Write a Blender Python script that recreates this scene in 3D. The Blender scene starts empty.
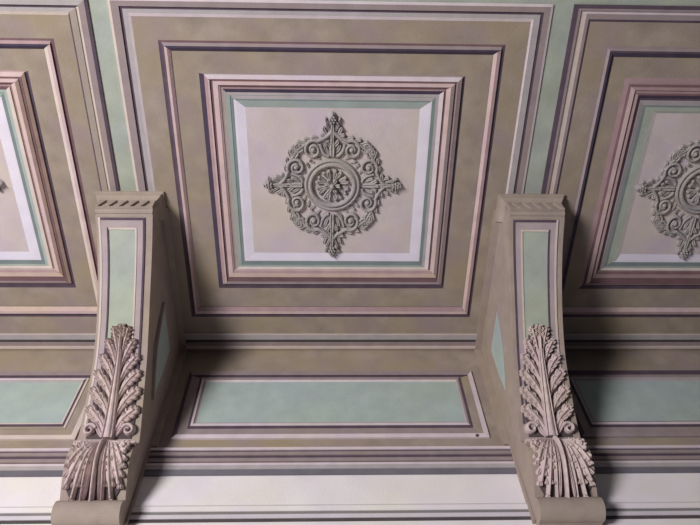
import bpy, bmesh, math, random
from mathutils import Vector, Matrix
random.seed(7)
C = bpy.context.scene.collection
S = bpy.context.scene

# ------------------------------------------------------------------ camera, light, exposure
H = 3.0767           # painted ceiling above the camera
D = 2.3757           # wall in front of the camera
X0 = 0.0109
PITCH = 2.015        # bay spacing
cam = bpy.data.cameras.new('camera'); co = bpy.data.objects.new('camera', cam); C.objects.link(co)
cam.sensor_width = 36.0; cam.lens = 36.0 * 0.9495145; cam.clip_start = 0.05
r_ = Vector((0.99953602, -0.01825345, -0.02438368)); u_ = Vector((-0.00357163, -0.86525659, 0.50131654)); w_ = Vector((0.0302489, 0.50099684, 0.86492032))
co.matrix_world = Matrix(((r_.x, u_.x, -w_.x, 0), (r_.y, u_.y, -w_.y, 0), (r_.z, u_.z, -w_.z, 0), (0, 0, 0, 1)))
S.camera = co
S.view_settings.view_transform = 'Standard'; S.view_settings.look = 'None'
S.view_settings.exposure = 0.0; S.view_settings.gamma = 1.0; S.view_settings.use_curve_mapping = False

wd = bpy.data.worlds.new('world'); S.world = wd; wd.use_nodes = True
wd.node_tree.nodes['Background'].inputs[0].default_value = (0.62, 0.68, 1.0, 1)
wd.node_tree.nodes['Background'].inputs[1].default_value = 0.05

al = bpy.data.lights.new('window_daylight', 'AREA'); al.shape = 'RECTANGLE'; al.size = 1.7; al.size_y = 1.7
al.energy = 485; al.color = (1.0, 0.975, 0.975)
ao = bpy.data.objects.new('window_daylight', al); C.objects.link(ao)
ao.location = (-4.1, -2.5, -0.6)
ao.rotation_euler = (Vector((0.0, 1.7, H - 0.4)) - ao.location).to_track_quat('-Z', 'Y').to_euler()

# ------------------------------------------------------------------ helpers
KA = 1.30
def lin(c):
    c /= 255.0
    return c / 12.92 if c <= 0.04045 else ((c + 0.055) / 1.055) ** 2.4
MATS = {}
def mat(name, rgb, mottle=0.10, warm=0.5, scale=9.0, rough=0.85, bump=0.15):
    if name in MATS: return MATS[name]
    m = bpy.data.materials.new(name); m.use_nodes = True
    nt = m.node_tree; n = nt.nodes; L = nt.links
    b = n['Principled BSDF']; b.inputs['Roughness'].default_value = rough
    b.inputs['Specular IOR Level'].default_value = 0.25
    base = [min(0.9, lin(v) * KA) for v in rgb]
    tc = n.new('ShaderNodeTexCoord')
    n1 = n.new('ShaderNodeTexNoise'); n1.inputs['Scale'].default_value = scale; n1.inputs['Detail'].default_value = 6
    n2 = n.new('ShaderNodeTexNoise'); n2.inputs['Scale'].default_value = 3.1; n2.inputs['Detail'].default_value = 3
    n3 = n.new('ShaderNodeTexNoise'); n3.inputs['Scale'].default_value = 120; n3.inputs['Detail'].default_value = 3
    for q in (n1, n2, n3): L.new(tc.outputs['Object'], q.inputs['Vector'])
    rp = n.new('ShaderNodeValToRGB'); rp.color_ramp.elements[0].position = 0.32; rp.color_ramp.elements[1].position = 0.68
    a = 1 - mottle; z = 1 + mottle
    rp.color_ramp.elements[0].color = (base[0] * a, base[1] * a, base[2] * a, 1)
    rp.color_ramp.elements[1].color = (base[0] * z, base[1] * z, base[2] * z, 1)
    L.new(n1.outputs['Fac'], rp.inputs['Fac'])
    mx = n.new('ShaderNodeMix'); mx.data_type = 'RGBA'; mx.blend_type = 'MIX'
    w2 = n.new('ShaderNodeMapRange'); w2.inputs['From Min'].default_value = 0.42; w2.inputs['From Max'].default_value = 0.68
    w2.inputs['To Max'].default_value = warm
    L.new(n2.outputs['Fac'], w2.inputs['Value']); L.new(w2.outputs['Result'], mx.inputs['Factor'])
    L.new(rp.outputs['Color'], mx.inputs['A'])
    mx.inputs['B'].default_value = (base[0] * 1.03, base[1] * 1.01, base[2] * 0.80, 1)
    m2 = n.new('ShaderNodeMix'); m2.data_type = 'RGBA'
    w3 = n.new('ShaderNodeMapRange'); w3.inputs['From Min'].default_value = 0.52; w3.inputs['From Max'].default_value = 0.34; w3.inputs['To Max'].default_value = warm
    n4 = n.new('ShaderNodeTexNoise'); n4.inputs['Scale'].default_value = 4.3; n4.inputs['Detail'].default_value = 5; L.new(tc.outputs['Object'], n4.inputs['Vector'])
    L.new(n4.outputs['Fac'], w3.inputs['Value']); L.new(w3.outputs['Result'], m2.inputs['Factor'])
    L.new(mx.outputs['Result'], m2.inputs['A']); m2.inputs['B'].default_value = (base[0] * 0.98, base[1] * 0.93, base[2] * 1.10, 1)
    L.new(m2.outputs['Result'], b.inputs['Base Color'])
    bp = n.new('ShaderNodeBump'); bp.inputs['Strength'].default_value = bump; bp.inputs['Distance'].default_value = 0.01
    L.new(n3.outputs['Fac'], bp.inputs['Height']); L.new(bp.outputs['Normal'], b.inputs['Normal'])
    MATS[name] = m
    return m
FIELD = mat('taupe_fresco', (136, 124, 114), 0.16, 0.85)
PINK = mat('rose_paint', (178, 156, 156), 0.10, 0.5, 14)
TAN = mat('tan_brown_paint', (134, 113, 106), 0.12, 0.5, 14)
PINKD = mat('dusty_rose_paint', (148, 124, 126), 0.10, 0.3, 14)
PEACH = mat('peach_paint', (182, 160, 150), 0.10, 0.5, 14)
PLUM = mat('plum_line_paint', (78, 65, 76), 0.15, 0.1, 14)
NAVY = mat('dark_violet_line_paint', (64, 55, 70), 0.15, 0.0, 14)
BRED = mat('brown_plum_line_paint', (104, 80, 84), 0.12, 0.2, 14)
DGREY = mat('charcoal_line_paint', (72, 66, 68), 0.12, 0.1, 14)
LILAC = mat('pale_lilac_paint', (184, 172, 177), 0.07, 0.3, 14)
LGREY = mat('blue_grey_paint', (152, 146, 148), 0.08, 0.3, 14)
MAUVE = mat('mauve_grey_paint', (133, 120, 121), 0.09, 0.4, 14)
CREAM = mat('cream_line_paint', (180, 167, 161), 0.07, 0.4, 14)
GREEN = mat('sage_green_fresco', (145, 151, 142), 0.12, 0.5)
GREENW = mat('pale_celadon_fresco', (147, 159, 156), 0.08, 0.3)
TEAL = mat('grey_teal_paint', (110, 120, 120), 0.09, 0.2)
TEALM = mat('soft_teal_paint', (136, 145, 142), 0.08, 0.2)
PANEL = mat('lilac_beige_fresco', (176, 165, 166), 0.09, 0.65, 7)
BEVEL = mat('white_lilac_bevel_paint', (196, 190, 202), 0.05, 0.2)
WHITE = mat('white_wall_plaster', (204, 198, 199), 0.05, 0.4, 6)
STONE = mat('taupe_stone_plaster', (143, 130, 121), 0.10, 0.5, 12, bump=0.25)
LEAF = mat('rosy_grey_carved_plaster', (178, 162, 159), 0.16, 0.4, 30, bump=0.3)
MEDAL = mat('grey_beige_carved_plaster', (143, 137, 136), 0.12, 0.4, 30, bump=0.3)
GAPSHADE = mat('plum_brown_gap_shade', (74, 64, 66), 0.12, 0.2, 20)  # plum ground with the shade between leaf lobes put into its colour
TAUPE = mat('light_taupe_paint', (140, 129, 122), 0.1, 0.4)
MFRAME = mat('mauve_console_paint', (150, 137, 140), 0.10, 0.3)
FLOOR = mat('stone_floor', (70, 68, 70), 0.1, 0.4)

def empty(name, loc, label, cat, group=None):
    o = bpy.data.objects.new(name, None); C.objects.link(o); o.location = loc
    o['label'] = label; o['category'] = cat
    if group: o['group'] = group
    return o
class MB:
    """quads with their own paint, in world coordinates"""
    def __init__(s): s.v = []; s.f = []; s.m = []; s.mats = []
    def mi(s, m):
        if m not in s.mats: s.mats.append(m)
        return s.mats.index(m)
    def face(s, pts, m):
        b = len(s.v); s.v += [tuple(p) for p in pts]; s.f.append(tuple(range(b, b + len(pts)))); s.m.append(s.mi(m))
    def box(s, x0, x1, y0, y1, z0, z1, m):
        P = [(x, y, z) for x in (x0, x1) for y in (y0, y1) for z in (z0, z1)]
        for q in ((0, 1, 3, 2), (4, 6, 7, 5), (0, 4, 5, 1), (2, 3, 7, 6), (0, 2, 6, 4), (1, 5, 7, 3)):
            s.face([P[i] for i in q], m)
    def build(s, name, parent=None, loc=None, smooth=False, weld=True, kind=None):
        me = bpy.data.meshes.new(name)
        o = bpy.data.objects.new(name, me); C.objects.link(o)
        off = Vector(loc or (0, 0, 0)); q = parent
        while q: off += Vector(q.location); q = q.parent
        me.from_pydata([tuple(Vector(p) - off) for p in s.v], [], s.f)
        for m in s.mats: me.materials.append(m)
        me.polygons.foreach_set('material_index', s.m)
        if weld:
            bm = bmesh.new(); bm.from_mesh(me); bmesh.ops.remove_doubles(bm, verts=bm.verts, dist=1e-5)
            bmesh.ops.recalc_face_normals(bm, faces=bm.faces); bm.to_mesh(me); bm.free()
        if smooth:
            me.polygons.foreach_set('use_smooth', [True] * len(me.polygons))
        if parent: o.parent = parent
        else: o.location = off
        if kind: o['kind'] = kind
        return o

# nested mitred rectangles; pt(a, b, h) maps plane coordinates and relief to the world
def nested(mb, pt, rects, bands):
    """rects: (l, r, t, b); bands[k] = (matL, matR, matT, matB, h_outer, h_inner)"""
    def cor(R, h): l, r, t, b = R; return [pt(l, t, h), pt(r, t, h), pt(r, b, h), pt(l, b, h)]
    prev = None
    for k, (mL, mR, mT, mB, ho, hi) in enumerate(bands):
        A = cor(rects[k], ho); B = cor(rects[k + 1], hi)
        ms = (mT, mR, mB, mL)
        for i in range(4):
            j = (i + 1) % 4
            mb.face([A[i], A[j], B[j], B[i]], ms[i])
            hp = prev if prev is not None else 0.0
            if abs(hp - ho) > 1e-6:
                Q = cor(rects[k], hp); mb.face([Q[i], Q[j], A[j], A[i]], ms[i])
        prev = hi
    return prev

def bez(p0, p1, p2, n):
    out = []
    for i in range(n + 1):
        t = i / n
        out.append(((1 - t) ** 2 * p0[0] + 2 * t * (1 - t) * p1[0] + t * t * p2[0], (1 - t) ** 2 * p0[1] + 2 * t * (1 - t) * p1[1] + t * t * p2[1]))
    return out
SEC = ((-1, 0), (-0.82, 0.62), (-0.42, 1.0), (0, 0.72), (0.42, 1.0), (0.82, 0.62), (1, 0))
SECR = ((-1, 0), (-0.8, 0.62), (-0.4, 0.93), (0, 1.0), (0.4, 0.93), (0.8, 0.62), (1, 0))
def ribbon(mb, pts, W, Hh, mp, m, groove=True, base=0.0):
    """carved strand: strip along pts with widths W and crest heights Hh"""
    sec = SEC if groove else SECR
    n = len(pts); rows = []
    for i, p in enumerate(pts):
        a = pts[max(0, i - 1)]; b = pts[min(n - 1, i + 1)]
        tx, ty = b[0] - a[0], b[1] - a[1]; l = math.hypot(tx, ty) or 1e-6
        nx, ny = -ty / l, tx / l
        rows.append([mp(p[0] + nx * t * W[i], p[1] + ny * t * W[i], base - 0.002 if k == 0 else base + k * Hh[i]) for t, k in sec])
    for i in range(n - 1):
        for j in range(len(sec) - 1):
            mb.face([rows[i][j], rows[i][j + 1], rows[i + 1][j + 1], rows[i + 1][j]], m)
    mb.face(rows[0], m); mb.face(rows[-1], m)
def finger(mb, p0, p1, p2, w, h, mp, m, base=0.0, n=8, tip=1.25):
    W = []; Q = []
    for i in range(n + 1):
        t = i / n
        W.append(w * (0.45 + 0.55 * math.sin(min(1, t * 1.5) * math.pi / 2)) * (1 if t < 0.8 else (1 - ((t - 0.8) / 0.2) ** 2 * 0.75)))
        Q.append(h * (0.55 + (tip - 0.55) * t ** 1.5) * (1 if t < 0.97 else 0.6))
    ribbon(mb, bez(p0, p1, p2, n), W, Q, mp, m, True, base)
def dome(mb, c, r, h, mp, m, base=0.0, n=10, k=4, ry=None):
    ry = ry or r; rows = []
    for j in range(k + 1):
        ph = j / k * math.pi / 2
        rows.append([mp(c[0] + r * math.cos(ph) * math.cos(2 * math.pi * i / n), c[1] + ry * math.cos(ph) * math.sin(2 * math.pi * i / n), base + h * math.sin(ph) - (0.002 if j == 0 else 0)) for i in range(n)])
    for j in range(k):
        for i in range(n):
            mb.face([rows[j][i], rows[j][(i + 1) % n], rows[j + 1][(i + 1) % n], rows[j + 1][i]], m)
def lobe(mb, p, ang, L, side, mp, m, w=None, h=0.014, base=0.0, spread=62, nf=5, curl=0.35):
    """one acanthus lobe: fingers fanned from p around direction ang (radians, 0 = +b axis up), mirrored by side"""
    w = w or L * 0.15
    for i in range(nf):
        f = (i / (nf - 1) - 0.5) * 2
        a = ang + math.radians(spread) * f
        l = L * (1 - 0.34 * abs(f) ** 1.3)
        mid = a - f * curl * 0.5
        p1 = (p[0] + side * math.sin(mid) * l * 0.55, p[1] - math.cos(mid) * l * 0.55)
        p2 = (p[0] + side * math.sin(a + 0.22) * l, p[1] - math.cos(a + 0.22) * l)
        hh = h * (1.15 - 0.3 * abs(f))
        finger(mb, p, p1, p2, w * (1.05 - 0.2 * abs(f)), hh, mp, m, base)
        dome(mb, p2, w * 0.95, hh * 1.75, mp, m, base, 8, 3)

def sprig(mb, p, ang, L, sd, mp, base, lim=None):
    """one acanthus lobe: blade, midrib and scalloped leaflets curling at the tips"""
    def G(a, t):    # angle a degrees from the upward axis, distance
        return (math.sin(math.radians(a)) * t * sd, -math.cos(math.radians(a)) * t)
    def add(u, v):
        a, b = u[0] + v[0], u[1] + v[1]
        if lim: a = max(-lim[0], min(lim[0], a)); b = max(0.006, min(lim[1], b))
        return (a, b)
    bend = 0 if ang == 0 else 14
    m1 = add(p, G(ang - bend, L * 0.55)); m2 = add(p, G(ang + bend * 0.3, L))
    n = 8; mid = bez(p, m1, m2, n)
    ribbon(mb, mid, [L * w for w in (0.09, 0.13, 0.16, 0.18, 0.18, 0.17, 0.15, 0.11, 0.05)], [0.006 + 0.008 * i / n for i in range(n + 1)], mp, LEAF, True, base)
    finger(mb, p, m1, m2, L * 0.09, 0.020, mp, LEAF, base, n, 1.5)
    dome(mb, m2, L * 0.10, 0.034, mp, LEAF, base, 8, 3)
    for t, l, sp in ((2, 0.36, 58), (4, 0.40, 52), (6, 0.32, 44)):
        for q in (-1, 1):
            c = mid[t]; a = ang + q * sp
            if q < 0 and t == 2 and ang: continue
            e = add(c, G(a - q * 12, L * l)); cc = add(c, G(a + q * 10, L * l * 0.5))
            finger(mb, c, cc, e, L * 0.108, 0.018, mp, LEAF, base, 6, 1.5)
            dome(mb, e, L * 0.095, 0.028, mp, LEAF, base, 8, 3)

def frond(mb, p0, c, p1, w, sd, mp, base=0.006, lim=(0.132, 9.0), h=0.024, inner=True):
    """long ribbed acanthus lobe: blade, ridge, and curled teeth gathered towards its tip"""
    n = 12; C_ = bez(p0, c, p1, n)
    ribbon(mb, C_, [0.72 * w * (0.30 + 0.70 * math.sin(min(1, i / n * 1.25) * math.pi / 2)) * (1 if i < n - 1 else 0.6) for i in range(n + 1)], [h * (0.45 + 0.25 * i / n) for i in range(n + 1)], mp, LEAF, True, base)
    ribbon(mb, C_, [w * (0.20 + 0.12 * i / n) for i in range(n + 1)], [h * (0.80 + 0.35 * (i / n) ** 2) for i in range(n + 1)], mp, LEAF, False, base)
    dome(mb, C_[-1], w * 0.40, h * 1.2, mp, LEAF, base, 9, 3)
    spec = [(4, 1, 44, 1.2), (6, 1, 54, 1.5), (8, 1, 56, 1.6), (10, 1, 44, 1.55), (12, 1, 24, 1.0)]
    if inner: spec += [(7, -1, 40, 1.1), (10, -1, 40, 1.3), (12, -1, 22, 0.9)]
    for k, q, da, l in spec:
        a, b = C_[k - 1], C_[min(n, k + 1)]
        t = math.atan2((b[0] - a[0]) * sd, -(b[1] - a[1]))       # from the up axis, outward positive
        def out(an, d, o=C_[k]):
            x = o[0] + sd * math.sin(an) * d; y = o[1] - math.cos(an) * d
            return (max(-lim[0], min(lim[0], x)), max(0.004, min(lim[1], y)))
        an = t + q * math.radians(da) * (1 if p1[1] < p0[1] else -1 if q > 0 else -1)
        m_ = out(an, w * l * 0.6); e = out(an - q * 0.35 * (1 if p1[1] < p0[1] else -1), w * l)
        finger(mb, C_[k], m_, e, w * 0.36, h * 0.92, mp, LEAF, base, 7, 1.3)

# ------------------------------------------------------------------ setting
def plane_c(cx=0.0):
    return lambda a, b, h: (X0 + cx + a, b, H - h)
mb = MB(); mb.box(-3.4, 3.4, -1.0, D, H, H + 0.2, GREEN)
mb.build('ceiling', kind='structure')
ZF = -1.55
mb = MB(); mb.box(-3.4, 3.4, D, D + 0.25, H - 0.925, H + 0.2, FIELD); mb.box(-3.4, 3.4, D, D + 0.25, ZF, H - 0.925, WHITE)
mb.build('wall_back', kind='structure')
mb = MB(); mb.box(-6, 6, -4, D + 0.25, ZF - 0.1, ZF, FLOOR); mb.build('floor', kind='structure')

# corner moulding along the ceiling edge, the string cornice under the panels and the lower line, each one running run
def run(name, segs, span=(-3.3, 3.3)):
    mb = MB()
    for z0, z1, dep, m in segs:      # z relative to ceiling
        mb.box(span[0], span[1], D - dep, D + 0.002, H + z1, H + z0, m)
    return mb.build(name, kind='structure')
run('trim_1', [(-0.768, -0.784, 0.020, LILAC), (-0.784, -0.795, 0.014, PLUM), (-0.795, -0.815, 0.018, MAUVE), (-0.815, -0.830, 0.012, PLUM),
               (-0.830, -0.851, 0.014, MAUVE), (-0.851, -0.858, 0.008, BRED), (-0.858, -0.871, 0.012, LILAC), (-0.871, -0.893, 0.010, LGREY), (-0.893, -0.925, 0.006, mat('slate_line_paint', (100, 96, 104), 0.1, 0.1))])
run('trim_2', [(-1.093, -1.101, 0.006, mat('pale_grey_line_paint', (176, 172, 170), 0.05, 0.2)), (-1.101, -1.127, 0.008, WHITE), (-1.127, -1.144, 0.004, mat('ash_line_paint', (116, 112, 112), 0.08, 0.1)),
               (-1.144, -1.164, 0.008, mat('silver_line_paint', (184, 178, 184), 0.05, 0.1)), (-1.164, -1.178, 0.004, DGREY)])
mb = MB()
for y0, y1, dep, m in ((2.245, 2.255, 0.008, CREAM), (2.255, 2.288, 0.008, LGREY), (2.288, 2.310, 0.002, DGREY), (2.310, 2.334, 0.006, MAUVE), (2.334, 2.353, 0.009, CREAM), (2.353, 2.3757, 0.003, FIELD)):
    for k in (-1, 0, 1):
        mb.box(X0 + k * PITCH - 0.835, X0 + k * PITCH + 0.835, y0, y1, H - dep, H + 0.001, m)
mb.build('trim_3', kind='structure')

# ------------------------------------------------------------------ ceiling coffers
def coffer(k, label):
    cx = k * PITCH; sh = {-1: 0.022, 0: 0.0, 1: -0.045}[k]
    root = empty('ceiling_coffer', (X0 + cx, 1.34, H), label, 'ceiling panel', 'painted ceiling coffers')
    pt = plane_c(cx)
    YB = 2.2449
    # (l, r, t, b) rectangles from the outside in
    if k <= 0:
        rl = [0.975, 0.964, 0.930, 0.916, 0.894, 0.883]; rr = [0.968, 0.958, 0.930, 0.917, 0.889, 0.879]
        if k < 0: rr = [0.955, 0.940, 0.912, 0.898, 0.868, 0.862]
        rt = [0.465, 0.476, 0.499, 0.510, 0.527, 0.540]
    else:
        rl = [0.955, 0.933, 0.921, 0.893, 0.880, 0.870]; rr = [0.968, 0.958, 0.930, 0.917, 0.889, 0.879]
        rt = [0.464, 0.480, 0.489, 0.503, 0.525, 0.535]
    rb = [YB, YB - .0004, YB - .0008, YB - .0012, YB - .0016, YB - .002]
    R = [(-a, b, c, d) for a, b, c, d in zip(rl, rr, rt, rb)]
    F = FIELD
    if k == 0:
        cols = [(CREAM, LILAC, LILAC, F), (MAUVE, MAUVE, MAUVE, F), (PLUM, PLUM, PLUM, F), (LGREY, LGREY, LGREY, F), (LILAC, LILAC, LILAC, F)]
    elif k < 0:
        cols = [(CREAM, PLUM, LILAC, F), (MAUVE, MAUVE, LGREY, F), (PLUM, CREAM, PLUM, F), (LGREY, TAUPE, LGREY, F), (LILAC, PLUM, CREAM, F)]
    else:
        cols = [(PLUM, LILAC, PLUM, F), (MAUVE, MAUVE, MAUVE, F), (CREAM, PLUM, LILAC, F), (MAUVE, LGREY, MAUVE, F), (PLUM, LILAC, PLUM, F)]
    hs = [(0.006, 0.008), (0.008, 0.008), (0.002, 0.002), (0.006, 0.006), (0.007, 0.004)]
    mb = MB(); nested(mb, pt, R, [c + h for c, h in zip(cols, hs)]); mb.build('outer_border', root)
    # outer field to the middle ring
    M = [(-0.779, 0.779, 0.640, 2.133), (-0.766, 0.764, 0.650, 2.120), (-0.754, 0.760, 0.663, 2.107), (-0.742, 0.745, 0.672, 2.090), (-0.728, 0.729, 0.684, 2.064)]
    if k > 0:
        M = [(l2, r, t2, b) for (l, r, t, b), l2, t2 in zip(M, (-0.777, -0.766, -0.756, -0.745, -0.734), (0.640, 0.650, 0.659, 0.668, 0.686))]
    mb = MB(); nested(mb, pt, [R[-1], M[0]], [(F, F, F, F, 0.004, 0.004)]); mb.build('outer_field', root)
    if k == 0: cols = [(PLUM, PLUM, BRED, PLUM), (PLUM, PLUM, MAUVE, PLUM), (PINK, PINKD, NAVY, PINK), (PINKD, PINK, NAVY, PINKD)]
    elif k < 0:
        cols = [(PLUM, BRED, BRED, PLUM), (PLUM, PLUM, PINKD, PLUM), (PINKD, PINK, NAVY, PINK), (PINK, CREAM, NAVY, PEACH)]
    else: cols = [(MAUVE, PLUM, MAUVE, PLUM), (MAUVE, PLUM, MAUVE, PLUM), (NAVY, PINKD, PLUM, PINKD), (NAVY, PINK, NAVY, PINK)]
    hs = [(0.004, 0.004), (0.004, 0.012), (0.013, 0.013), (0.013, 0.006)]
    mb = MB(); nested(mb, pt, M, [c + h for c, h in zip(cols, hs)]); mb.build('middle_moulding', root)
    I = [(-0.612, 0.612, 0.783, 1.943), (-0.588, 0.597, 0.788, 1.911), (-0.572, 0.580, 0.807, 1.902), (-0.565, 0.572, 0.812, 1.893), (-0.551, 0.565, 0.818, 1.866),
         (-0.528, 0.548, 0.833, 1.840), (-0.519, 0.528, 0.843, 1.825), (-0.508, 0.517, 0.853, 1.818), (-0.496, 0.497, 0.869, 1.805)]
    I = [(a + sh, b + sh, c, d) for a, b, c, d in I]
    if k > 0:
        I = [(l2, r, t2, b) for (l, r, t, b), l2, t2 in zip(I, (-0.656, -0.632, -0.623, -0.602, -0.592, -0.582, -0.572, -0.562, -0.542), (0.782, 0.812, 0.821, 0.836, 0.852, 0.859, 0.872, 0.885, 0.909))]
    mb = MB(); nested(mb, pt, [M[-1], I[0]], [(F, F, F, F, 0.003, 0.003)]); mb.build('inner_field', root)
    if k == 0:
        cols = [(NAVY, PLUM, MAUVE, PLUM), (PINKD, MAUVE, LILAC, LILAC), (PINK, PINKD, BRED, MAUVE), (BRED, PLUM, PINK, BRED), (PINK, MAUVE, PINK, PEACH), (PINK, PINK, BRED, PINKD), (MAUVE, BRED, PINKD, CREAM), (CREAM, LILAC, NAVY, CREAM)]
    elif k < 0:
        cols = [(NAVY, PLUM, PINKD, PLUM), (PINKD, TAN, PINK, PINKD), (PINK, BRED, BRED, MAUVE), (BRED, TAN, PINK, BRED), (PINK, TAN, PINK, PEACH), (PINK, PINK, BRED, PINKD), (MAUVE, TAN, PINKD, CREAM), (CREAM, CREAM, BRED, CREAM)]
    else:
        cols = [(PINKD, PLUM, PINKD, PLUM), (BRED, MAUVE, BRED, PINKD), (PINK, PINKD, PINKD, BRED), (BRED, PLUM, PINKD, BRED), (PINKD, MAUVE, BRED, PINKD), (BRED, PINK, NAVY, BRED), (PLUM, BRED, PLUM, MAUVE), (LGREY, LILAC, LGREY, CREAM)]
    hs = [(0.003, 0.005), (0.012, 0.016), (0.017, 0.017), (0.011, 0.011), (0.016, 0.018), (0.017, 0.012), (0.009, 0.009), (0.013, 0.008)]
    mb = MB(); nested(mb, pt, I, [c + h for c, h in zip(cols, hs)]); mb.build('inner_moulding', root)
    G = [I[-1], (-0.478 + sh, 0.483 + sh, 0.882, 1.793), (-0.462 + sh, 0.466 + sh, 0.900, 1.770)]
    if k > 0: G = [I[-1], (-0.530, 0.483 + sh, 0.917, 1.793), (-0.505, 0.466 + sh, 0.930, 1.770)]
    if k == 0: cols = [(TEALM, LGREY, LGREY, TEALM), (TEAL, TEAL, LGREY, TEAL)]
    elif k < 0: cols = [(TEALM, GREENW, GREENW, GREEN), (TEAL, TEAL, TEALM, TEAL)]
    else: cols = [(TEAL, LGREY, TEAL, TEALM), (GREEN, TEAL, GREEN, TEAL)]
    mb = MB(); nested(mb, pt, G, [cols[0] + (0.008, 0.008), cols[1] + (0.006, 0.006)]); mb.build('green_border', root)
    B = [G[-1], (-0.452 + sh, 0.456 + sh, 0.908, 1.762), (-0.410 + sh, 0.412 + sh, 0.940, 1.722)]
    if k > 0: B = [G[-1], (-0.483, 0.456 + sh, 0.938, 1.762), (-0.466, 0.412 + sh, 0.948, 1.722)]
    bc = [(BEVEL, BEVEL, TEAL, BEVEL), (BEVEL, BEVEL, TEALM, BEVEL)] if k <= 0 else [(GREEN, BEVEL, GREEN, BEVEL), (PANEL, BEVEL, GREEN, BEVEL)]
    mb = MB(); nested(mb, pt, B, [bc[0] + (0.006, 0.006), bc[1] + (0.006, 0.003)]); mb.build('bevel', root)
    l, r, t, b = B[-1]
    mb = MB(); mb.face([pt(l, t, 0.003), pt(r, t, 0.003), pt(r, b, 0.003), pt(l, b, 0.003)], PANEL); mb.build('centre_panel', root)
coffer(-1, 'painted ceiling coffer left of the left scroll bracket, cut off by the picture edge')
coffer(0, 'whole painted ceiling coffer between the two scroll brackets, framed in rose mouldings')
coffer(1, 'dimmer painted ceiling coffer right of the right scroll bracket, cut off by the picture edge')

# green bands running between the coffers (painted strip from front border to bracket)
# ------------------------------------------------------------------ wall panels
def wall_panel(k, label):
    cx = k * PITCH
    root = empty('wall_panel', (X0 + cx, D, H - 0.44), label, 'wall panel', 'green panels on the wall under the coffers')
    pt = lambda a, b, h: (X0 + cx + a, D - h, H + b)
    R = [(-0.777, 0.777, -0.190, -0.698), (-0.758, 0.752, -0.228, -0.674), (-0.712, 0.706, -0.246, -0.630), (-0.700, 0.694, -0.253, -0.615), (-0.688, 0.684, -0.268, -0.600), (-0.676, 0.674, -0.280, -0.586)]
    if k == 0: cols = [(PLUM, LILAC, MAUVE, LILAC), (MAUVE, FIELD, PLUM, MAUVE), (PLUM, PLUM, MAUVE, PLUM), (LILAC, MAUVE, MAUVE, LILAC), (MAUVE, LGREY, LILAC, LGREY)]
    elif k < 0: cols = [(PLUM, CREAM, MAUVE, CREAM), (MAUVE, FIELD, PLUM, FIELD), (PLUM, CREAM, MAUVE, FIELD), (LILAC, PLUM, LILAC, PLUM), (LGREY, CREAM, LGREY, CREAM)]
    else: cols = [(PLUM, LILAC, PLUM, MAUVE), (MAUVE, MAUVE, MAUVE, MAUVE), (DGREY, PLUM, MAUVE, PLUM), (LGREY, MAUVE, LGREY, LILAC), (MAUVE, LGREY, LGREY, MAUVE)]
    hs = [(0.010, 0.012), (0.006, 0.006), (0.010, 0.010), (0.012, 0.012), (0.008, 0.006)]
    mb = MB(); nested(mb, pt, R, [c + h for c, h in zip(cols, hs)]); mb.build('panel_frame', root)
    l, r, t, b = R[-1]
    mb = MB(); mb.face([pt(l, t, 0.006), pt(r, t, 0.006), pt(r, b, 0.006), pt(l, b, 0.006)], GREENW); mb.build('green_field', root)
wall_panel(-1, 'long pale green wall panel left of the left scroll bracket')
wall_panel(0, 'long pale green wall panel between the two scroll brackets')
wall_panel(1, 'shaded green wall panel right of the right scroll bracket')

# ------------------------------------------------------------------ scroll brackets
PROF = [(1.415, -0.125), (1.43, -0.15), (1.50, -0.182), (1.58, -0.222), (1.68, -0.283), (1.79, -0.36), (1.87, -0.42), (1.94, -0.48), (2.0, -0.537), (2.05, -0.60), (2.10, -0.67), (2.15, -0.74), (2.19, -0.80), (2.225, -0.865)]
LOW = [(2.208, -0.905), (2.187, -0.935), (2.184, -0.97), (2.196, -1.015), (2.228, -1.062), (2.268, -1.105), (2.302, -1.138)]
def dense(P, n):
    out = []
    for i in range(len(P) - 1):
        p0 = P[max(0, i - 1)]; p1 = P[i]; p2 = P[i + 1]; p3 = P[min(len(P) - 1, i + 2)]
        for j in range(n):
            t = j / n
            out.append(tuple(0.5 * (2 * p1[c] + (p2[c] - p0[c]) * t + (2 * p0[c] - 5 * p1[c] + 4 * p2[c] - p3[c]) * t * t + (3 * p1[c] - p0[c] - 3 * p2[c] + p3[c]) * t ** 3) for c in (0, 1)))
    out.append(P[-1]); return out
class Curve:
    def __init__(s, P):
        s.p = dense(P, 5); s.l = [0.0]
        for a, b in zip(s.p, s.p[1:]): s.l.append(s.l[-1] + math.dist(a, b))
        s.L = s.l[-1]
    def at(s, d):
        if d <= 0: i = 0
        elif d >= s.L: i = len(s.l) - 2
        else:
            i = 0
            while s.l[i + 1] < d: i += 1
        a, b = s.p[i], s.p[i + 1]; e = s.l[i + 1] - s.l[i]; t = (d - s.l[i]) / e
        ty, tz = (b[0] - a[0]) / e, (b[1] - a[1]) / e
        # smooth the normal over neighbours
        i0 = max(0, i - 2); i1 = min(len(s.p) - 1, i + 3)
        qy, qz = s.p[i1][0] - s.p[i0][0], s.p[i1][1] - s.p[i0][1]; q = math.hypot(qy, qz)
        return (a[0] + ty * e * t, a[1] + tz * e * t), (qz / q, -qy / q)
UP = Curve(PROF); LO = Curve(LOW)
def hw(f):          # half width of the shaft against the fraction down its curve
    return 0.139 - 0.014 * math.sin(min(1, f) * math.pi)
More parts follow.
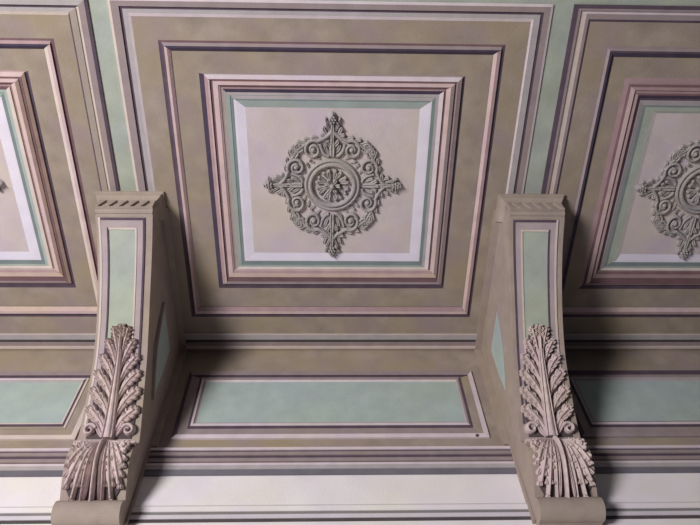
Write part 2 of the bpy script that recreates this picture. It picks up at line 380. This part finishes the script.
def bracket(bx, s, label, lines):
    root = empty('scroll_bracket', (X0 + bx, D, H), label, 'bracket', 'scroll brackets between the coffers')
    Z = lambda x, y, z: (X0 + bx + x, y, H + z)
    # body: front curve, flat sides, back on ceiling and wall
    mb = MB(); N = 60; pts = []
    for i in range(N + 1):
        (y, z), _ = UP.at(UP.L * i / N); pts.append((y, z, hw(i / N)))
    M_ = 20
    for i in range(M_ + 1):
        (y, z), _ = LO.at(LO.L * i / M_); pts.append((y, z, 0.137))
    pts.append((2.300, -1.20, 0.136))
    T = len(pts); bw = 0.143
    path = [(1.42, 0.0), (D, 0.0), (D, -1.20)]; L1 = D - 1.42; LT = L1 + 1.20
    def back(t):
        d = t * LT
        return (1.42 + d, 0.0) if d < L1 else (D, -(d - L1))
    backs = [back((i / (T - 1))) for i in range(T)]
    near = min(range(T), key=lambda i: abs(i / (T - 1) * LT - L1)); backs[near] = (D, 0.0)
    for i in range(T - 1):
        (y0, z0, w0), (y1, z1, w1) = pts[i], pts[i + 1]
        mb.face([Z(-w0, y0, z0), Z(w0, y0, z0), Z(w1, y1, z1), Z(-w1, y1, z1)], STONE)
        for sg in (-1, 1):
            b0, b1 = backs[i], backs[i + 1]
            mb.face([Z(sg * w0, y0, z0), Z(sg * w1, y1, z1), Z(sg * bw, b1[0], b1[1]), Z(sg * bw, b0[0], b0[1])], STONE)
    mb.face([Z(-0.135, 1.415, -0.125), Z(0.135, 1.415, -0.125), Z(bw, 1.42, 0), Z(-bw, 1.42, 0)], STONE)
    mb.face([Z(-0.136, 2.300, -1.2), Z(0.136, 2.300, -1.2), Z(bw, D, -1.2), Z(-bw, D, -1.2)], STONE)
    mb.build('body', root)
    # margin strips where the bracket meets ceiling and wall
    mb = MB()
    for sg in (-1, 1):
        a, b = sorted((sg * 0.143, sg * 0.178))
        mb.box(X0 + bx + a, X0 + bx + b, 1.46, D, H - 0.012, H, STONE)
        mb.box(X0 + bx + a, X0 + bx + b, D - 0.020, D, H - 0.755, H - 0.012, STONE)
        a, b = sorted((sg * 0.143, sg * 0.152))
        mb.box(X0 + bx + a, X0 + bx + b, D - 0.024, D, H - 1.2, H - 0.755, STONE)
    mb.build('margin_strip', root)
    # flared cap
    mb = MB()
    lay = [(0.0, 0.168, 1.372), (-0.018, 0.168, 1.372), (-0.020, 0.160, 1.378), (-0.040, 0.156, 1.380), (-0.046, 0.150, 1.388), (-0.064, 0.141, 1.396), (-0.068, 0.134, 1.428), (-0.134, 0.134, 1.430), (-0.138, 0.138, 1.408), (-0.146, 0.138, 1.414), (-0.150, 0.136, 1.425)]
    for (z0, w0, y0), (z1, w1, y1) in zip(lay, lay[1:]):
        e0 = 1.50 + (w0 - 0.135) * 0.8; e1 = 1.50 + (w1 - 0.135) * 0.8
        mb.face([Z(-w0, y0, z0), Z(w0, y0, z0), Z(w1, y1, z1), Z(-w1, y1, z1)], STONE)
        for sg in (-1, 1): mb.face([Z(sg * w0, y0, z0), Z(sg * w1, y1, z1), Z(sg * w1, e1, z1), Z(sg * w0, e0, z0)], STONE)
        mb.face([Z(-w0, e0, z0), Z(w0, e0, z0), Z(w1, e1, z1), Z(-w1, e1, z1)], STONE)
    cap = mb.build('cap', root)
    # slanted flutes across the cap
    mb = MB()
    nx, nz = 90, 14
    def fh(a, b):
        d = 0.0
        for i in range(5):
            t = (b + 0.135) / 0.068
            c = -0.104 + i * 0.052 + s * (-0.013 + 0.026 * t)
            q = abs(a - c) / 0.0095
            e = max(0.0, 1 - abs(t - 0.5) / 0.52)
            if q < 1 and e > 0: d = max(d, 0.030 * math.sqrt(1 - q * q) * min(1, e * 4))
        return d
    G_ = [[Z(-0.137 + 0.274 * i / nx, 1.393 + fh(-0.137 + 0.274 * i / nx, -0.136 + 0.070 * j / nz), -0.136 + 0.070 * j / nz) for i in range(nx + 1)] for j in range(nz + 1)]
    for j in range(nz):
        for i in range(nx): mb.face([G_[j][i], G_[j][i + 1], G_[j + 1][i + 1], G_[j + 1][i]], STONE)
    e0 = [Z(-0.137, 1.393, -0.136), Z(0.137, 1.393, -0.136), Z(0.137, 1.393, -0.066), Z(-0.137, 1.393, -0.066)]
    e1 = [Z(-0.137, 1.45, -0.136), Z(0.137, 1.45, -0.136), Z(0.137, 1.45, -0.066), Z(-0.137, 1.45, -0.066)]
    for i in range(4): mb.face([e0[i], e0[(i + 1) % 4], e1[(i + 1) % 4], e1[i]], STONE)
    mb.build('fluting', cap)
    # painted / sunk panel on the shaft front
    mp = lambda a, d, h: (lambda q: Z(a, q[0][0] + q[1][0] * h, q[0][1] + q[1][1] * h))(UP.at(d))
    S0 = 0.046; S1 = 0.93 * UP.L
    ush = -0.011 if s > 0 else -0.007
    def band(mb, u0, u1, d0, d1, h, m, n=44):
        for i in range(n):
            a, b = d0 + (d1 - d0) * i / n, d0 + (d1 - d0) * (i + 1) / n
            k0, k1 = hw(a / UP.L) / 0.139, hw(b / UP.L) / 0.139; u0_, u1_ = u0 + ush, u1 + ush
            mb.face([mp(u0_ * k0, a, h), mp(u1_ * k0, a, h), mp(u1_ * k1, b, h), mp(u0_ * k1, b, h)], m)
            mb.face([mp(u0_ * k0, a, h), mp(u0_ * k0, a, -0.004), mp(u0_ * k1, b, -0.004), mp(u0_ * k1, b, h)], m)
            mb.face([mp(u1_ * k0, a, h), mp(u1_ * k0, a, -0.004), mp(u1_ * k1, b, -0.004), mp(u1_ * k1, b, h)], m)
    ush = -0.011 if s > 0 else -0.007
    oL, oR, iL, iR = lines
    mb = MB(); n_ = 44
    band(mb, -0.114, -0.104, S0, S1, 0.006, oL); band(mb, 0.104, 0.114, S0, S1, 0.006, oR)
    band(mb, -0.104, -0.074, S0 + 0.012, S1, 0.004, MFRAME); band(mb, 0.074, 0.104, S0 + 0.012, S1, 0.004, MFRAME)
    band(mb, -0.104, 0.104, S0, S0 + 0.012, 0.006, PLUM, 2)
    band(mb, -0.074, 0.074, S0 + 0.012, S0 + 0.048, 0.004, MFRAME, 4)
    band(mb, -0.074, -0.066, S0 + 0.048, S1, 0.007, iL); band(mb, 0.066, 0.074, S0 + 0.048, S1, 0.007, iR)
    band(mb, -0.066, 0.066, S0 + 0.048, S0 + 0.058, 0.007, CREAM, 2)
    mb.build('panel_frame', root)
    mb = MB(); band(mb, -0.066, 0.066, S0 + 0.058, S1, 0.003, GREEN); g = mb.build('green_panel', root)
    # three-sided green panel on each flank
    for sg in (-1, 1):
        tri = [(1.905, -0.150), (1.915, -0.235), (1.96, -0.32), (2.03, -0.43), (2.11, -0.55), (2.20, -0.70), (2.265, -0.78), (2.262, -0.50), (2.250, -0.12), (2.10, -0.125)]
        tri = [(1.90, -0.175), (1.955, -0.30), (2.015, -0.415), (2.07, -0.48), (2.14, -0.55), (2.215, -0.615), (2.232, -0.45), (2.228, -0.30), (2.222, -0.185), (2.06, -0.175)]
        cy = sum(p[0] for p in tri) / len(tri); cz = sum(p[1] for p in tri) / len(tri)
        def offs(k): return [(cy + (y - cy) * k, cz + (z - cz) * k) for y, z in tri]
        def poly(mb, A, x0, x1, m):
            mb.face([Z(sg * x1, y, z) for y, z in A], m)
            for i in range(len(A)):
                j = (i + 1) % len(A); mb.face([Z(sg * x0, *A[i]), Z(sg * x0, *A[j]), Z(sg * x1, *A[j]), Z(sg * x1, *A[i])], m)
        mb = MB(); A, B = offs(0.94), offs(0.78)
        for i in range(len(A)):
            j = (i + 1) % len(A)
            mb.face([Z(sg * 0.147, *A[i]), Z(sg * 0.147, *A[j]), Z(sg * 0.147, *B[j]), Z(sg * 0.147, *B[i])], TAUPE)
            mb.face([Z(sg * 0.120, *A[i]), Z(sg * 0.120, *A[j]), Z(sg * 0.147, *A[j]), Z(sg * 0.147, *A[i])], TAUPE)
            mb.face([Z(sg * 0.140, *B[i]), Z(sg * 0.140, *B[j]), Z(sg * 0.147, *B[j]), Z(sg * 0.147, *B[i])], CREAM)
        fr = mb.build('side_panel_frame', root)
        mb = MB(); poly(mb, B, 0.120, 0.1455, GREENW); mb.build('side_panel', fr)
    # upper acanthus: stem and rising lobes
    top = 0.500 * UP.L; bot = 0.985 * UP.L; LN = bot - top
    mb = MB()
    rows = [(0.10, 0.080, 26), (0.22, 0.106, 30), (0.34, 0.124, 33), (0.47, 0.136, 36), (0.60, 0.142, 39), (0.73, 0.146, 43), (0.87, 0.138, 50)]
    # blade under the lobes, coloured dark to stand in for shade between them
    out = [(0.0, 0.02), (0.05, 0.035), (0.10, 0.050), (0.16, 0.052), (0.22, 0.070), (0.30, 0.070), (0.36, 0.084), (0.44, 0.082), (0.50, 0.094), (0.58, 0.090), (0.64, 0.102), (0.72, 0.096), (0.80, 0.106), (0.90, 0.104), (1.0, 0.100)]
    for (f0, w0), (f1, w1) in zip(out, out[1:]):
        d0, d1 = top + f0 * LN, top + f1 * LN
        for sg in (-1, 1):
            mb.face([mp(0, d0, 0.008), mp(sg * w0, d0, 0.006), mp(sg * w1, d1, 0.006), mp(0, d1, 0.008)], GAPSHADE)
            mb.face([mp(sg * w0, d0, 0.006), mp(sg * w0, d0, -0.002), mp(sg * w1, d1, -0.002), mp(sg * w1, d1, 0.006)], GAPSHADE)
    for sd in (-1, 1):
        for f, u, w in ((0.050, 0.034, 0.017), (0.165, 0.056, 0.022), (0.305, 0.072, 0.026), (0.450, 0.082, 0.029), (0.605, 0.089, 0.031), (0.765, 0.092, 0.031)):
            d1 = top + f * LN; d0 = top + min(0.985, f + 0.235) * LN
            frond(mb, (sd * (0.008 + 0.008 * f), d0), (sd * (0.012 + u * 0.30), d1 + (d0 - d1) * 0.35), (sd * u, d1), w, sd, mp)
        P = []; n = 26
        for i in range(n + 1):
            t = i / n; a = math.pi * 0.9 - t * math.pi * 2.5; r = 0.028 * (1 - 0.74 * t)
            P.append((sd * (0.086 + r * math.cos(a)), bot - 0.036 - r * math.sin(a)))
        ribbon(mb, P, [0.012 * (1 - 0.45 * i / n) for i in range(n + 1)], [0.034] * (n + 1), mp, LEAF, False, 0.002)
        finger(mb, (sd * 0.020, bot), (sd * 0.045, bot - 0.02), (sd * 0.066, bot - 0.075), 0.012, 0.026, mp, LEAF, 0.002)
    sprig(mb, (0, top + 0.080), 0, 0.070, 1, mp, 0.010)
    leaf = mb.build('acanthus_leaf', root, smooth=False)
    mb = MB(); n = 24
    P = [(0.0, bot + 0.003 - (LN - 0.06) * i / n) for i in range(n + 1)]
    ribbon(mb, P, [0.024 - 0.018 * (i / n) ** 0.7 for i in range(n + 1)], [0.038 - 0.006 * i / n for i in range(n + 1)], mp, LEAF, False, 0.006)
    for sg in (-1, 1):
        P = [(sg * (0.022 - 0.014 * i / n), bot + 0.003 - (LN - 0.12) * i / n) for i in range(n + 1)]
        ribbon(mb, P, [0.006 - 0.003 * i / n for i in range(n + 1)], [0.032 - 0.004 * i / n for i in range(n + 1)], mp, LEAF, False, 0.008)
    mb.build('stem', leaf)
    # ledge between the two leaves
    mb = MB()
    mb.box(X0 + bx - 0.134, X0 + bx + 0.134, 2.184, 2.235, H - 0.908, H - 0.893, LEAF)
    mb.build('ledge', root)
    # lower acanthus: falls from the ledge and spreads to the sides
    ml = lambda a, d, h: (lambda q: Z(a, q[0][0] + q[1][0] * h, q[0][1] + q[1][1] * h))(LO.at(d))
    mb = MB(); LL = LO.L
    for i in range(12):  # dark backing sheet, shade of the gaps painted in behind the fronds
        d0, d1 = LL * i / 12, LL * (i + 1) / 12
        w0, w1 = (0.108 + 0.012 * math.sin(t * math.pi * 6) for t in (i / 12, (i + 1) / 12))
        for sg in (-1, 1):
            mb.face([ml(0, d0, 0.007), ml(sg * w0, d0, 0.006), ml(sg * w1, d1, 0.006), ml(0, d1, 0.007)], GAPSHADE)
            mb.face([ml(sg * w0, d0, 0.006), ml(sg * w0, d0, -0.002), ml(sg * w1, d1, -0.002), ml(sg * w1, d1, 0.006)], GAPSHADE)
    for sd in (-1, 1):
        for f, u, w in ((0.16, 0.102, 0.023), (0.42, 0.110, 0.026), (0.70, 0.108, 0.028), (0.90, 0.080, 0.022), (0.94, 0.044, 0.014)):
            frond(mb, (sd * (0.010 + 0.008 * (1 - f)), 0.003), (sd * (0.018 + u * 0.36), f * LL * 0.16), (sd * u, f * LL), w, sd, ml, 0.006, (0.133, LL - 0.005))
        finger(mb, (sd * 0.014, 0.0), (sd * 0.016, LL * 0.5), (sd * 0.034, LL * 0.97), 0.007, 0.030, ml, LEAF, 0.004, 12, 1.0)
    n = 16
    ribbon(mb, bez((0, 0.0), (0.003, LL * 0.4), (0, LL), n), [0.010 - 0.001 * i / n for i in range(n + 1)], [0.038] * (n + 1), ml, LEAF, False, 0.003)
    mb.build('lower_acanthus_leaf', root)
    # rolled foot
    mb = MB(); n = 28; R_ = 0.052; cy, cz = 2.312, -1.180; hwf = 0.138
    ring = [(cy + R_ * math.cos(2 * math.pi * i / n), cz + R_ * math.sin(2 * math.pi * i / n)) for i in range(n)]
    for i in range(n):
        a, b = ring[i], ring[(i + 1) % n]
        mb.face([Z(-hwf, *a), Z(hwf, *a), Z(hwf, *b), Z(-hwf, *b)], STONE)
    for sg in (-1, 1):
        mb.face([Z(sg * hwf, *p) for p in ring], STONE)
    mb.box(X0 + bx - hwf + .002, X0 + bx + hwf - .002, cy, D, H - 1.225, H - 1.145, STONE)
    mb.build('rolled_foot', root)
bracket(-1.008, 1, 'left scroll bracket, brighter, with carved acanthus leaves and green sunk panel', (CREAM, PLUM, PLUM, CREAM))
bracket(1.010, -1, 'right scroll bracket, dimmer, with carved acanthus leaves and green sunk panel', (PLUM, CREAM, CREAM, PLUM))

# ------------------------------------------------------------------ ceiling medallions
def medallion(cx, cy, label):
    root = empty('ceiling_medallion', (X0 + cx, cy, H - 0.003), label, 'medallion', 'carved medallions in the coffers')
    def mp(a, b, h):
        if b > 0.10: b = b + (b - 0.10) * 0.25
        elif b < -0.10: b = b + (b + 0.10) * 0.10
        return (X0 + cx + a, cy + b, H - 0.003 - h)
    # double ring
    mb = MB(); n = 72
    pr = [(0.141, -0.001), (0.140, 0.010), (0.134, 0.019), (0.128, 0.019), (0.124, 0.012), (0.121, 0.012), (0.116, 0.021), (0.108, 0.023), (0.101, 0.018), (0.097, 0.008), (0.096, -0.001)]
    flat = lambda a, b, h: (X0 + cx + a, cy + b, H - 0.003 - h)
    for i in range(n):
        a0, a1 = 2 * math.pi * i / n, 2 * math.pi * (i + 1) / n
        for (r0, h0), (r1, h1) in zip(pr, pr[1:]):
            mb.face([flat(r0 * math.cos(a0), r0 * math.sin(a0), h0), flat(r0 * math.cos(a1), r0 * math.sin(a1), h0), flat(r1 * math.cos(a1), r1 * math.sin(a1), h1), flat(r1 * math.cos(a0), r1 * math.sin(a0), h1)], MEDAL)
    mb.build('ring', root, smooth=True)
    # flower
    mb = MB()
    for k in range(8):
        a = 2 * math.pi * (k + 0.5) / 8
        for o_ in (-0.16, 0.16):
            finger(mb, (0.026 * math.cos(a), 0.026 * math.sin(a)), (0.055 * math.cos(a + o_ * 0.6), 0.055 * math.sin(a + o_ * 0.6)), (0.079 * math.cos(a + o_), 0.079 * math.sin(a + o_)), 0.0135, 0.019, flat, MEDAL)
            dome(mb, (0.077 * math.cos(a + o_ * 1.15), 0.077 * math.sin(a + o_ * 1.15)), 0.0105, 0.024, flat, MEDAL, 0, 9, 3)
    for k in range(6):
        a = 2 * math.pi * k / 6
        finger(mb, (0.008 * math.cos(a), 0.008 * math.sin(a)), (0.022 * math.cos(a), 0.022 * math.sin(a)), (0.040 * math.cos(a), 0.040 * math.sin(a)), 0.013, 0.022, flat, MEDAL, 0.010)
    dome(mb, (0, 0), 0.014, 0.030, flat, MEDAL, 0.014, 12, 4)
    mb.build('flower', root)
    # scrollwork: mirrored pairs around each axis
    mb = MB()
    for q in range(4):
        th = q * math.pi / 2; c, s = math.cos(th), math.sin(th)
        for sd in (-1, 1):
            def T(a, b): a *= sd; return (a * c - b * s, a * s + b * c)
            def rib(P, W, Hs, g=False): ribbon(mb, [T(*p) for p in P], W, Hs, mp, MEDAL, g)
            def fin(p0, p1, p2, w, h, bs=0.0): finger(mb, T(*p0), T(*p1), T(*p2), w, h, mp, MEDAL, bs)
            # spiral at (.098,-.168) springing from the axis and curling outwards
            P = bez((0.004, -0.262), (0.030, -0.232), (0.066, -0.222), 6)[:-1]; n = 30
            for i in range(n + 1):
                t = i / n; a = math.radians(118) - t * math.radians(560); r = 0.045 * (1 - 0.80 * t)
                P.append((0.094 + r * math.cos(a), -0.178 - r * math.sin(a)))
            m_ = len(P)
            rib(P, [0.0105 * (1 - 0.35 * i / m_) for i in range(m_)], [0.019] * m_)
            dome(mb, T(0.094, -0.178), 0.015, 0.026, mp, MEDAL)
            # little side curl near the diagonal
            Q = []
            for i in range(17):
                t = i / 16; a = math.radians(200) + t * math.radians(420); r = 0.026 * (1 - 0.7 * t)
                Q.append((0.166 + r * math.cos(a), -0.190 - r * math.sin(a)))
            rib(Q, [0.0075 * (1 - 0.3 * i / 16) for i in range(17)], [0.017] * 17)
            fin((0.012, -0.236), (0.030, -0.248), (0.062, -0.246), 0.011, 0.017)
            fin((0.012, -0.160), (0.034, -0.176), (0.036, -0.206), 0.011, 0.016)
            # stem from the ring along the spiral to the diagonal
            rib(bez((0.018, -0.148), (0.048, -0.150), (0.060, -0.205), 10), [0.009] * 11, [0.016] * 11)
            rib(bez((0.132, -0.205), (0.155, -0.180), (0.176, -0.176), 8), [0.008] * 9, [0.016] * 9)
            # leaves on the outer edge of the scroll
            fin((0.020, -0.240), (0.040, -0.262), (0.044, -0.284), 0.011, 0.018)
            fin((0.062, -0.222), (0.084, -0.236), (0.104, -0.230), 0.010, 0.016)
            fin((0.100, -0.218), (0.122, -0.226), (0.140, -0.222), 0.010, 0.016)
            fin((0.110, -0.190), (0.150, -0.206), (0.176, -0.212), 0.012, 0.016)
            # diagonal leaf cluster
            for da, l in ((-0.55, 0.040), (-0.1, 0.052), (0.35, 0.046)):
                a = math.radians(45) + da
                fin((0.158, -0.160), (0.158 + math.sin(a) * l * 0.5, -0.160 - math.cos(a) * l * 0.6), (0.158 + math.sin(a) * l, -0.160 - math.cos(a) * l), 0.010, 0.017)
            # small leaves hugging the ring
            for ag in (12, 24, 37):
                a = math.radians(ag); r0, r1 = 0.146, 0.172
                fin((r0 * math.sin(a), -r0 * math.cos(a)), (0.160 * math.sin(a + .10), -0.160 * math.cos(a + .10)), (r1 * math.sin(a + .06), -r1 * math.cos(a + .06)), 0.0085, 0.013)
            # acanthus at the finial's foot
            fin((0.004, -0.250), (0.020, -0.276), (0.030, -0.300), 0.008, 0.018)
            fin((0.004, -0.285), (0.024, -0.292), (0.034, -0.318), 0.007, 0.017)
            dome(mb, T(0.034, -0.318), 0.008, 0.020, mp, MEDAL, 0, 8, 3)
        def T(a, b): return (a * c - b * s, a * s + b * c)
        ribbon(mb, [T(0, -0.150 - 0.15 * i / 8) for i in range(9)], [0.014, 0.016, 0.018, 0.014, 0.010, 0.012, 0.014, 0.010, 0.008], [0.020] * 9, mp, MEDAL, True)
        for a_ in (-0.7, 0, 0.7):
            finger(mb, T(0, -0.185), T(math.sin(a_) * 0.025, -0.185 - math.cos(a_) * 0.02), T(math.sin(a_) * 0.046, -0.185 - math.cos(a_) * 0.050), 0.012, 0.022, mp, MEDAL)
    mb.build('scrollwork', root)
    # bud finials on the four points
    for q in range(4):
        th = q * math.pi / 2; c, s = math.cos(th), math.sin(th)
        def T(a, b): return (a * c - b * s, a * s + b * c)
        mb = MB()
        cxy = T(0, -0.322)
        rx, ry = (0.021, 0.029) if q % 2 == 0 else (0.029, 0.021)
        dome(mb, cxy, rx, 0.022, mp, MEDAL, 0, 12, 4, ry)
        for i, w in ((0, 2), (1, 3), (2, 2), (3, 1)):
            for j in range(w):
                dome(mb, T((j - (w - 1) / 2) * 0.014, -0.304 - i * 0.012), 0.0075, 0.031, mp, MEDAL, 0, 7, 3)
        for a_ in (-1.25, 1.25):
            finger(mb, T(0, -0.298), T(math.sin(a_) * 0.018, -0.298 + 0.004), T(math.sin(a_) * 0.030, -0.298 - math.cos(a_) * 0.03), 0.007, 0.020, mp, MEDAL)
        mb.build('bud_finial', root)
medallion(-PITCH + 0.05, 1.335, 'carved medallion of which only the right tip shows at the left picture edge')
medallion(0, 1.330, 'complete carved medallion with flower and scrolls, centre of the middle coffer')
medallion(PITCH - 0.132, 1.335, 'carved medallion half cut off by the right picture edge')

# small dark nail left in the wall below the middle green panel's right corner
mb = MB()
dome(mb, (0, 0), 0.008, 0.010, lambda a, b, h: (X0 + 0.716 + a, D - 0.012 - h, H - 0.690 + b), DGREY, 0, 12, 4)
mb.box(X0 + 0.716 - 0.003, X0 + 0.716 + 0.003, D - 0.014, D + 0.002, H - 0.693, H - 0.687, DGREY)
nl = mb.build('wall_nail', loc=(X0 + 0.716, D, H - 0.690))
nl['label'] = 'tiny dark nail head in the wall at the lower right corner of the middle panel'; nl['category'] = 'nail'
